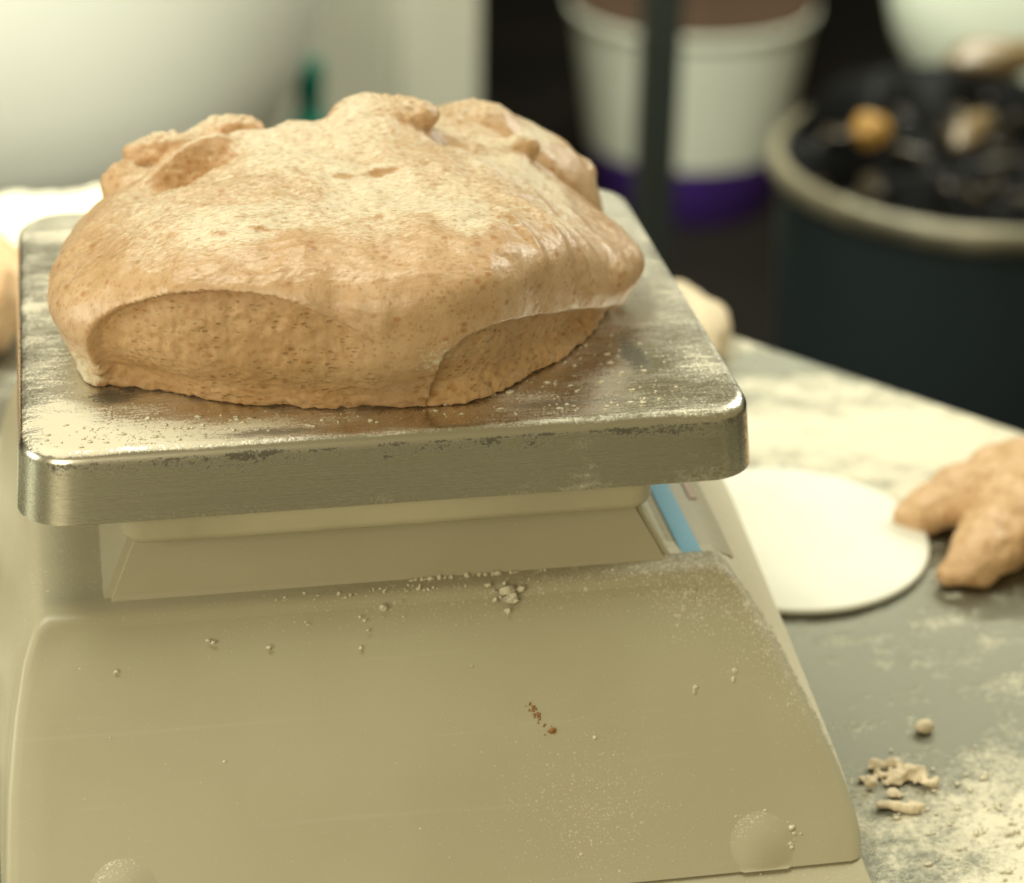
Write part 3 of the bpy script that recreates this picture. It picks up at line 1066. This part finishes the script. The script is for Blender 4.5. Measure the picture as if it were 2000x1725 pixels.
def flour_heap(name, c, r, hgt, seed, label, rot=0, z=.0006, n=110, thr=.28):
    g = np.linspace(-1, 1, n)
    U, Vv = np.meshgrid(g, g, indexing='ij')
    ca, sa = math.cos(rot), math.sin(rot)
    X = c[0] + r[0] * U * ca - r[1] * Vv * sa
    Y = c[1] + r[0] * U * sa + r[1] * Vv * ca
    P = np.stack([X, Y, 0 * X], -1)
    e = 1 - np.hypot(U, Vv)
    nz = fbm(P / .022, 5, seed, .62)
    Hh = (.45 * e + .8 * nz - thr) if hgt < .003 else e + .55 * nz - thr
    Z = np.clip(Hh, 0, 1) ** .7 * hgt * (1 + .5 * fbm(P / .012, 3, seed + 8)) + np.clip(Hh * 1.6, 0, 1) * (.0003 + .0007 * fbm(P / .0035, 4, seed + 3, .65))
    Z = np.maximum(Z, 0)
    idx = np.arange(n * n).reshape(n, n)
    q = np.stack([idx[:-1, :-1], idx[1:, :-1], idx[1:, 1:], idx[:-1, 1:]], -1).reshape(-1, 4)
    keep = (Hh.ravel()[q] > 0).any(1)
    q = q[keep]
    used, inv = np.unique(q, return_inverse=True)
    Vt = np.stack([X, Y, Z + z - .0008 * (Hh <= 0)], -1).reshape(-1, 3)[used]
    me = mesh_np(name, Vt, inv.reshape(-1, 4))
    me.polygons.foreach_set('use_smooth', [True] * len(me.polygons))
    return tag(obj(name, me, FLR), label, 'flour', kind='stuff')


rf = random.Random(12)
bm = bmesh.new()
for i in range(420):
    a_ = rf.gauss(0, 1)
    x_, y_ = .222 + rf.gauss(0, .030), -.050 + rf.gauss(0, .026)
    if x_ < .158:
        continue
    r0 = .0003 + .0008 * rf.random() ** 3
    q = bmesh.ops.create_icosphere(bm, subdivisions=1, radius=1.0)['verts']
    sx, sy = r0 * rf.uniform(.7, 1.8), r0 * rf.uniform(.7, 1.8)
    for v in q:
        v.co = Vector((x_ + v.co.x * sx * rf.uniform(.6, 1.3), y_ + v.co.y * sy * rf.uniform(.6, 1.3), .0004 + (v.co.z + .5) * r0 * .55 * rf.uniform(.6, 1.2)))
fo = smooth(obj('flour', bm, FLR), 180)
tag(fo, 'loose flour clumps spilled at the lower right of the table', 'flour', kind='stuff')
flour_heap('flour', (-.10, .548), (.24, .045), .006, 14, 'bank of white flour along the far left table edge', .29, thr=.0)

# flour crumbs stuck on the scale's front panel and shoulder


def crumbs(spots, seed):
    r = random.Random(seed)
    bm = bmesh.new()
    for (x, y, z, s, cnt) in spots:
        for _ in range(cnt):
            q = bmesh.ops.create_icosphere(bm, subdivisions=2 if s > .0009 else 1, radius=1.0)['verts']
            sc_ = s * (1.5 if r.random() < .15 else r.uniform(.25, .8)) if cnt > 2 else s
            sx, sy, sz = (sc_ * r.uniform(.5, 1.3) for _ in range(3))
            sy *= .6
            ox, oz = r.gauss(0, s * 1.6) if cnt > 1 else 0, r.gauss(0, s * 1.2) if cnt > 1 else 0
            zz = z + oz
            yy = y + (oz * .88 if y < .003 else oz * 1.2)
            for v in q:
                v.co = Vector((x + ox + v.co.x * sx * r.uniform(.35, 1.35), yy + v.co.y * sy * r.uniform(.4, 1), PT + zz + v.co.z * sz * r.uniform(.35, 1.3)))
    return bm


def on_panel(x, z):
    return (x, panel_y(z), z)


sp = []
for x, z, s, n_ in ((-.0015, -.0655, .0016, 4), (.036, -.0625, .0015, 12), (.031, -.0605, .0008, 8), (-.012, -.0705, .0011, 2), (-.030, -.066, .0007, 3), (-.060, -.0685, .0010, 2), (-.092, -.0735, .0011, 1),
                    (-.043, -.0705, .0010, 1), (-.012, -.064, .0010, 3), (.078, -.0645, .0006, 6), (.098, -.066, .0009, 10), (.090, -.063, .0006, 6), (.070, -.064, .0006, 4),
                    (.108, -.0865, .0013, 2), (.094, -.089, .0011, 2), (.121, -.1265, .0015, 9), (.108, -.1335, .0010, 6), (.112, -.122, .0007, 4), (.104, -.121, .0005, 9), (.05, -.126, .0006, 3),
                    (-.072, -.128, .0014, 3), (-.06, -.097, .0006, 1), (-.095, -.089, .0006, 1), (.058, -.099, .0008, 3), (.022, -.079, .0005, 1), (.0, -.117, .0006, 1)):
    sp.append((*on_panel(x, z), s, n_))
o = obj('flour_crumb', crumbs(sp, 4), FLR, sc)
o['kind'] = 'stuff'
smooth(o, 180)
sp = []
r5 = random.Random(9)
for i in range(26):
    sp.append((.005 + r5.random() * .05, .0108, -.0596, .0009 * r5.uniform(.5, 1.3), 1))
for i in range(40):
    sp.append((r5.gauss(-.005, .03), .0085 - r5.random() * .006, -.0597, .0006 * r5.uniform(.4, 1.3), 1))
o = obj('flour_crumb', crumbs(sp, 5), FLR, sc)
o['kind'] = 'stuff'
# loose flour lying on the steel pan
rp = random.Random(77)
bm = bmesh.new()
for i in range(520):
    t_ = rp.random()
    if t_ < .45:
        x_, y_ = -.075 + rp.gauss(0, .020), .0125 + rp.gauss(0, .006)
    elif t_ < .7:
        x_, y_ = rp.uniform(-.10, .10), .008 + abs(rp.gauss(0, .006))
    else:
        x_, y_ = .070 + rp.gauss(0, .022), .030 + rp.gauss(0, .022)
    if not (-.112 < x_ < .112 and .0048 < y_ < .19):
        continue
    r0 = .00022 + .0006 * rp.random() ** 4
    q = bmesh.ops.create_icosphere(bm, subdivisions=1, radius=1.0)['verts']
    sx, sy = r0 * rp.uniform(.7, 2.4), r0 * rp.uniform(.6, 1.6)
    for v in q:
        v.co = Vector((x_ + v.co.x * sx * rp.uniform(.5, 1.3), y_ + v.co.y * sy * rp.uniform(.5, 1.3), PT + (v.co.z + .6) * r0 * .55 * rp.uniform(.5, 1.2)))
o = smooth(obj('flour_grain', bm, FLR, sc), 180)
o['kind'] = 'stuff'
# brown dried speck and smear on the panel
bm = bmesh.new()
q = bmesh.ops.create_icosphere(bm, subdivisions=2, radius=1.0)['verts']
for v in q:
    n_ = 1 + .25 * math.sin(v.co.x * 5 + v.co.z * 7)
    v.co = Vector((.0458 + v.co.x * .0014 * n_, panel_y(-.0965) + v.co.y * .0008, PT - .0965 + v.co.z * .0011 * n_))
rs = random.Random(3)
for i in range(46):
    q = bmesh.ops.create_icosphere(bm, subdivisions=1, radius=1.0)['verts']
    t = abs(rs.gauss(0, .45))
    x, z = .0390 + .0060 * t + rs.gauss(0, .0007), -.0900 - .0056 * t + rs.gauss(0, .0006)
    w_ = rs.uniform(.0002, .0006)
    for v in q:
        v.co = Vector((x + v.co.x * w_, panel_y(z) + v.co.y * .00012, PT + z + v.co.z * w_ * 1.2))
SPECK = m_simple('dried_speck', (.30, .14, .025, 1), .5)
smooth(obj('food_speck', bm, SPECK, sc), 180)

# white round board
bm = bm_lathe([(.001, .0008), (.0585, .0008), (.0595, .0014), (.0597, .0026), (.0590, .0036), (.0575, .0040), (.03, .0040), (.001, .0040)], 96, (.1785, .1545, 0))
bd = smooth(obj('round_board', bm, WHITE), 40)
tag(bd, 'thin white round board on the table, partly under the scale', 'board')

# ------------------------------------------------------------------ background
# big white dough tub
tc = (-.158, 1.42)
tub = empty('mixing_bowl', (tc[0], tc[1], FZ), 'huge pale rounded mixing bowl filling the upper left behind the table', 'bowl')
prof = [(.08, -.315), (.15, -.302), (.205, -.277), (.243, -.24), (.265, -.20), (.282, -.15), (.297, -.09), (.311, -.02), (.324, .07), (.330, .12), (.343, .133), (.343, .15), (.318, .15), (.30, -.05), (.25, -.18), (.18, -.26), (.08, -.292)]
smooth(obj('bowl_shell', bm_lathe(prof, 96, (tc[0], tc[1], 0)), TUBM, tub), 50)
smooth(obj('pedestal', bm_lathe([(.001, FZ + .001), (.23, FZ + .001), (.23, FZ + .03), (.10, FZ + .06), (.09, -.314), (.001, -.314)], 64, (tc[0], tc[1], 0)), DARKM, tub), 40)
# pale cabinet, seen on its corner
cb = empty('storage_cabinet', (.37, 2.85, FZ), 'pale cabinet standing corner-on between pale mixing bowl and black post', 'cabinet')
cx, cy = .358, 2.62
d1 = Vector((-.78, .62, 0)).normalized()
d2 = Vector((.80, .60, 0)).normalized()
bm = bmesh.new()
pts = [Vector((cx, cy, 0)), Vector((cx, cy, 0)) + d2 * .185, Vector((cx, cy, 0)) + d2 * .185 + d1 * .4, Vector((cx, cy, 0)) + d1 * .4]
a = [bm.verts.new((p.x, p.y, FZ + .001)) for p in pts]
b = [bm.verts.new((p.x, p.y, .2)) for p in pts]
bm.faces.new(a[::-1])
bm.faces.new(b)
for i in range(4):
    bm.faces.new((a[i], a[(i + 1) % 4], b[(i + 1) % 4], b[i]))
bmesh.ops.recalc_face_normals(bm, faces=bm.faces)
bmesh.ops.bevel(bm, geom=bm.edges[:], offset=.012, segments=3, affect='EDGES')
smooth(obj('cabinet_body', bm, CABM, cb), 35)
bm = bmesh.new()
p = Vector((cx, cy, 0)) + d1 * .06 - d2 * .012
bm_box(bm, (p.x - .008, p.y - .012, -.42), (p.x + .008, p.y + .004, -.12), .004)
obj('handle', bm, CABM, cb)

# green bottle in the gap
gb = empty('green_bottle', (.192, 2.05, FZ), 'teal green bottle in the gap beside the pale mixing bowl', 'bottle')
gx_, gy_ = .178, 2.06
obj('bottle_body', bm_lathe([(.001, 0), (.036, 0), (.040, .01), (.040, .25), (.034, .29), (.016, .325), (.014, .345), (.001, .345)], 32, (gx_, gy_, FZ + .10)), GREEN, gb)
obj('cap', bm_lathe([(.001, 0), (.017, 0), (.017, .035), (.013, .045), (.001, .045)], 24, (gx_, gy_, FZ + .445)), GREEN, gb)
bm = bmesh.new()
bm_box(bm, (gx_ - .08, gy_ - .06, FZ + .001), (gx_ + .08, gy_ + .06, FZ + .099), .006)
tag(obj('plinth_box', bm, DARKM), 'low dark box on the floor under the teal bottle', 'box')

# shelf upright
po = empty('shelf_post', (.56, 1.90, FZ), 'thin black steel post in front of the white bucket', 'post')
bm = bmesh.new()
bm_box(bm, (.546, 1.900, FZ + .012), (.588, 1.942, .3), .003)
obj('post_tube', bm, DARKM, po)
bm = bmesh.new()
bm_box(bm, (.523, 1.885, FZ + .001), (.593, 1.955, FZ + .0115), .003)
obj('foot_plate', bm, DARKM, po)

# bucket
bk = empty('plastic_bucket', (.81, 2.78, FZ), 'white plastic bucket with purple base behind the black post', 'bucket')
bc = (.838, 2.80, FZ)
sc_b = 1.0
obj('bucket_body', bm_lathe([(.1495, .094), (.152, .096), (.166, .19), (.184, .303), (.189, .306), (.189, .314), (.184, .316), (.181, .310), (.001, .306)], 64, bc), BUCKM, bk)
obj('bucket_base', bm_lathe([(.001, 0), (.136, 0), (.140, .006), (.152, .093), (.001, .0935)], 64, bc), PURPLE, bk)
obj('lid', bm_lathe([(.001, .3065), (.180, .3105), (.186, .3165), (.184, .322), (.10, .326), (.001, .327)], 64, bc), LIDM, bk)
for o in bk.children:
    smooth(o, 40)
# cardboard carton behind the bucket
bm = bmesh.new()
bm_box(bm, (.92, 3.15, FZ + .001), (1.12, 3.4, -.56), .006)
tag(obj('carton', bm, BROWN), 'brown carton standing behind the white bucket', 'carton')

# tall bin with lined bag, scraps and tilted lid
bx, by, bz = .713, 1.296, -.276
bn = empty('waste_bin', (bx, by, FZ), 'tall dark bin with pale rolled rim lined with black bag', 'bin')
Rb = .186
obj('bin_body', bm_lathe([(.001, FZ - bz), (.155, FZ - bz), (.160, FZ - bz + .01), (Rb - .004, -.02), (Rb - .006, -.02), (.15, FZ - bz + .03), (.001, FZ - bz + .03)], 80, (bx, by, bz)), BINM, bn)
prof = []
for i in range(25):
    a = 2 * math.pi * i / 24
    prof.append((Rb - .001 + .008 * math.cos(a), -.010 + .012 * math.sin(a)))
obj('rim', bm_lathe(prof, 80, (bx, by, bz), cap=False), RIMM, bn)
# black bag, crumpled surface
nR, nA = 40, 120
V, Fq = [], []
for i in range(nR + 1):
    r = (Rb - .009) * i / nR
    for j in range(nA):
        a = 2 * math.pi * j / nA
        V.append((bx + r * math.cos(a), by + r * math.sin(a), 0))
V = np.array(V)
P = V.copy()
rr = np.hypot(V[:, 0] - bx, V[:, 1] - by) / Rb
ridge = 1 - np.abs(fbm(P / .10, 2, 21, .3)) * 1.5
V[:, 2] = bz - .055 + .07 * ridge * (1 - rr ** 3) + .05 * np.clip((P[:, 1] - by) / Rb, 0, 1) + .04 * rr ** 6
for i in range(nR):
    for j in range(nA):
        Fq.append((i * nA + j, i * nA + (j + 1) % nA, (i + 1) * nA + (j + 1) % nA, (i + 1) * nA + j))
me = mesh_np('bag', V, [f[::-1] for f in Fq])
me.polygons.foreach_set('use_smooth', [True] * len(me.polygons))
obj('bin_liner', me, BAGM, bn)
# lid hinged at the back, tipped open
lidm = m_simple('bin_lid_white', (.46, .49, .40, 1), .45, var=.03, scale=3)
lc = Vector((.905, 1.66, -.235))
bm = bmesh.new()
n_ = Vector((-.1, -1, .32)).normalized()
rg = []
for rr_, hh in ((.001, .05), (.10, .047), (.140, .036), (.157, .018), (.160, .0), (.156, -.012), (.001, -.012)):
    rg.append([(rr_ * math.cos(2 * math.pi * i / 64), rr_ * math.sin(2 * math.pi * i / 64) * .92, hh) for i in range(64)])
bm.free()
bm = bm_loft(rg)
bmesh.ops.transform(bm, matrix=Matrix.Translation(lc) @ n_.to_track_quat('Z', 'Y').to_matrix().to_4x4(), verts=bm.verts)
lid = smooth(obj('lid', bm, lidm, bn), 40)
obj('hinge', bm_bar((.80, 1.49, -.30), (.90, 1.655, -.30), .006), RIMM, bn)
# scraps on the bag
for name, lab, cat, p, s, mt, rot in (
        ('food_scrap', 'round amber scrap at the left of the black bag', 'scrap', (.592, 1.255, -.232), (.016, .015, .015), AMBER, 0),
        ('food_scrap', 'long buff peel lying across the middle of the black bag', 'scrap', (.668, 1.215, -.222), (.042, .014, .012), BUFF, .9),
        ('food_scrap', 'broad buff scrap at the back right of the black bag', 'scrap', (.735, 1.33, -.195), (.050, .026, .016), BUFF, .1)):
    bm = bmesh.new()
    q = bmesh.ops.create_icosphere(bm, subdivisions=3, radius=1.0)['verts']
    for v in q:
        d_ = 1 + .18 * math.sin(v.co.x * 4.1 + v.co.y * 2.3) * math.cos(v.co.z * 3.7)
        v.co = Vector((v.co.x * s[0] * d_, v.co.y * s[1] * d_, v.co.z * s[2] * d_))
    bmesh.ops.transform(bm, matrix=Matrix.Translation(p) @ Matrix.Rotation(rot, 4, 'Z'), verts=bm.verts)
    tag(smooth(obj(name, bm, mt), 180), lab, cat)

# small dark peelings over the bag
rb2 = random.Random(31)
bm = bmesh.new()
for i in range(90):
    a_, q_ = rb2.uniform(0, 6.283), math.sqrt(rb2.random()) * (Rb - .03)
    x_, y_ = bx + q_ * math.cos(a_), by + q_ * math.sin(a_)
    j_ = int(np.argmin((V[:, 0] - x_) ** 2 + (V[:, 1] - y_) ** 2))
    r_0 = rb2.uniform(.004, .012)
    Mx = Matrix.Translation((x_, y_, V[j_, 2] + r_0 * .3)) @ Matrix.Rotation(rb2.uniform(0, 6), 4, 'Z') @ Matrix.Rotation(rb2.uniform(-.6, .6), 4, 'X')
    q = bmesh.ops.create_icosphere(bm, subdivisions=2, radius=1.0)['verts']
    ax, ay, az = r_0 * rb2.uniform(1, 2.6), r_0 * rb2.uniform(.5, 1.1), r_0 * rb2.uniform(.25, .6)
    for v in q:
        n_ = 1 + .3 * math.sin(v.co.x * 4 + i) * math.cos(v.co.y * 5)
        v.co = Mx @ Vector((v.co.x * ax * n_, v.co.y * ay * n_, v.co.z * az + .2 * az * v.co.x))
PEEL = m_simple('dark_peel', (.045, .030, .012, 1), .35, var=.35, scale=30)
tag(smooth(obj('peelings', bm, PEEL), 180), 'dark brown peelings strewn over the black bag in the bin', 'peelings', kind='stuff')
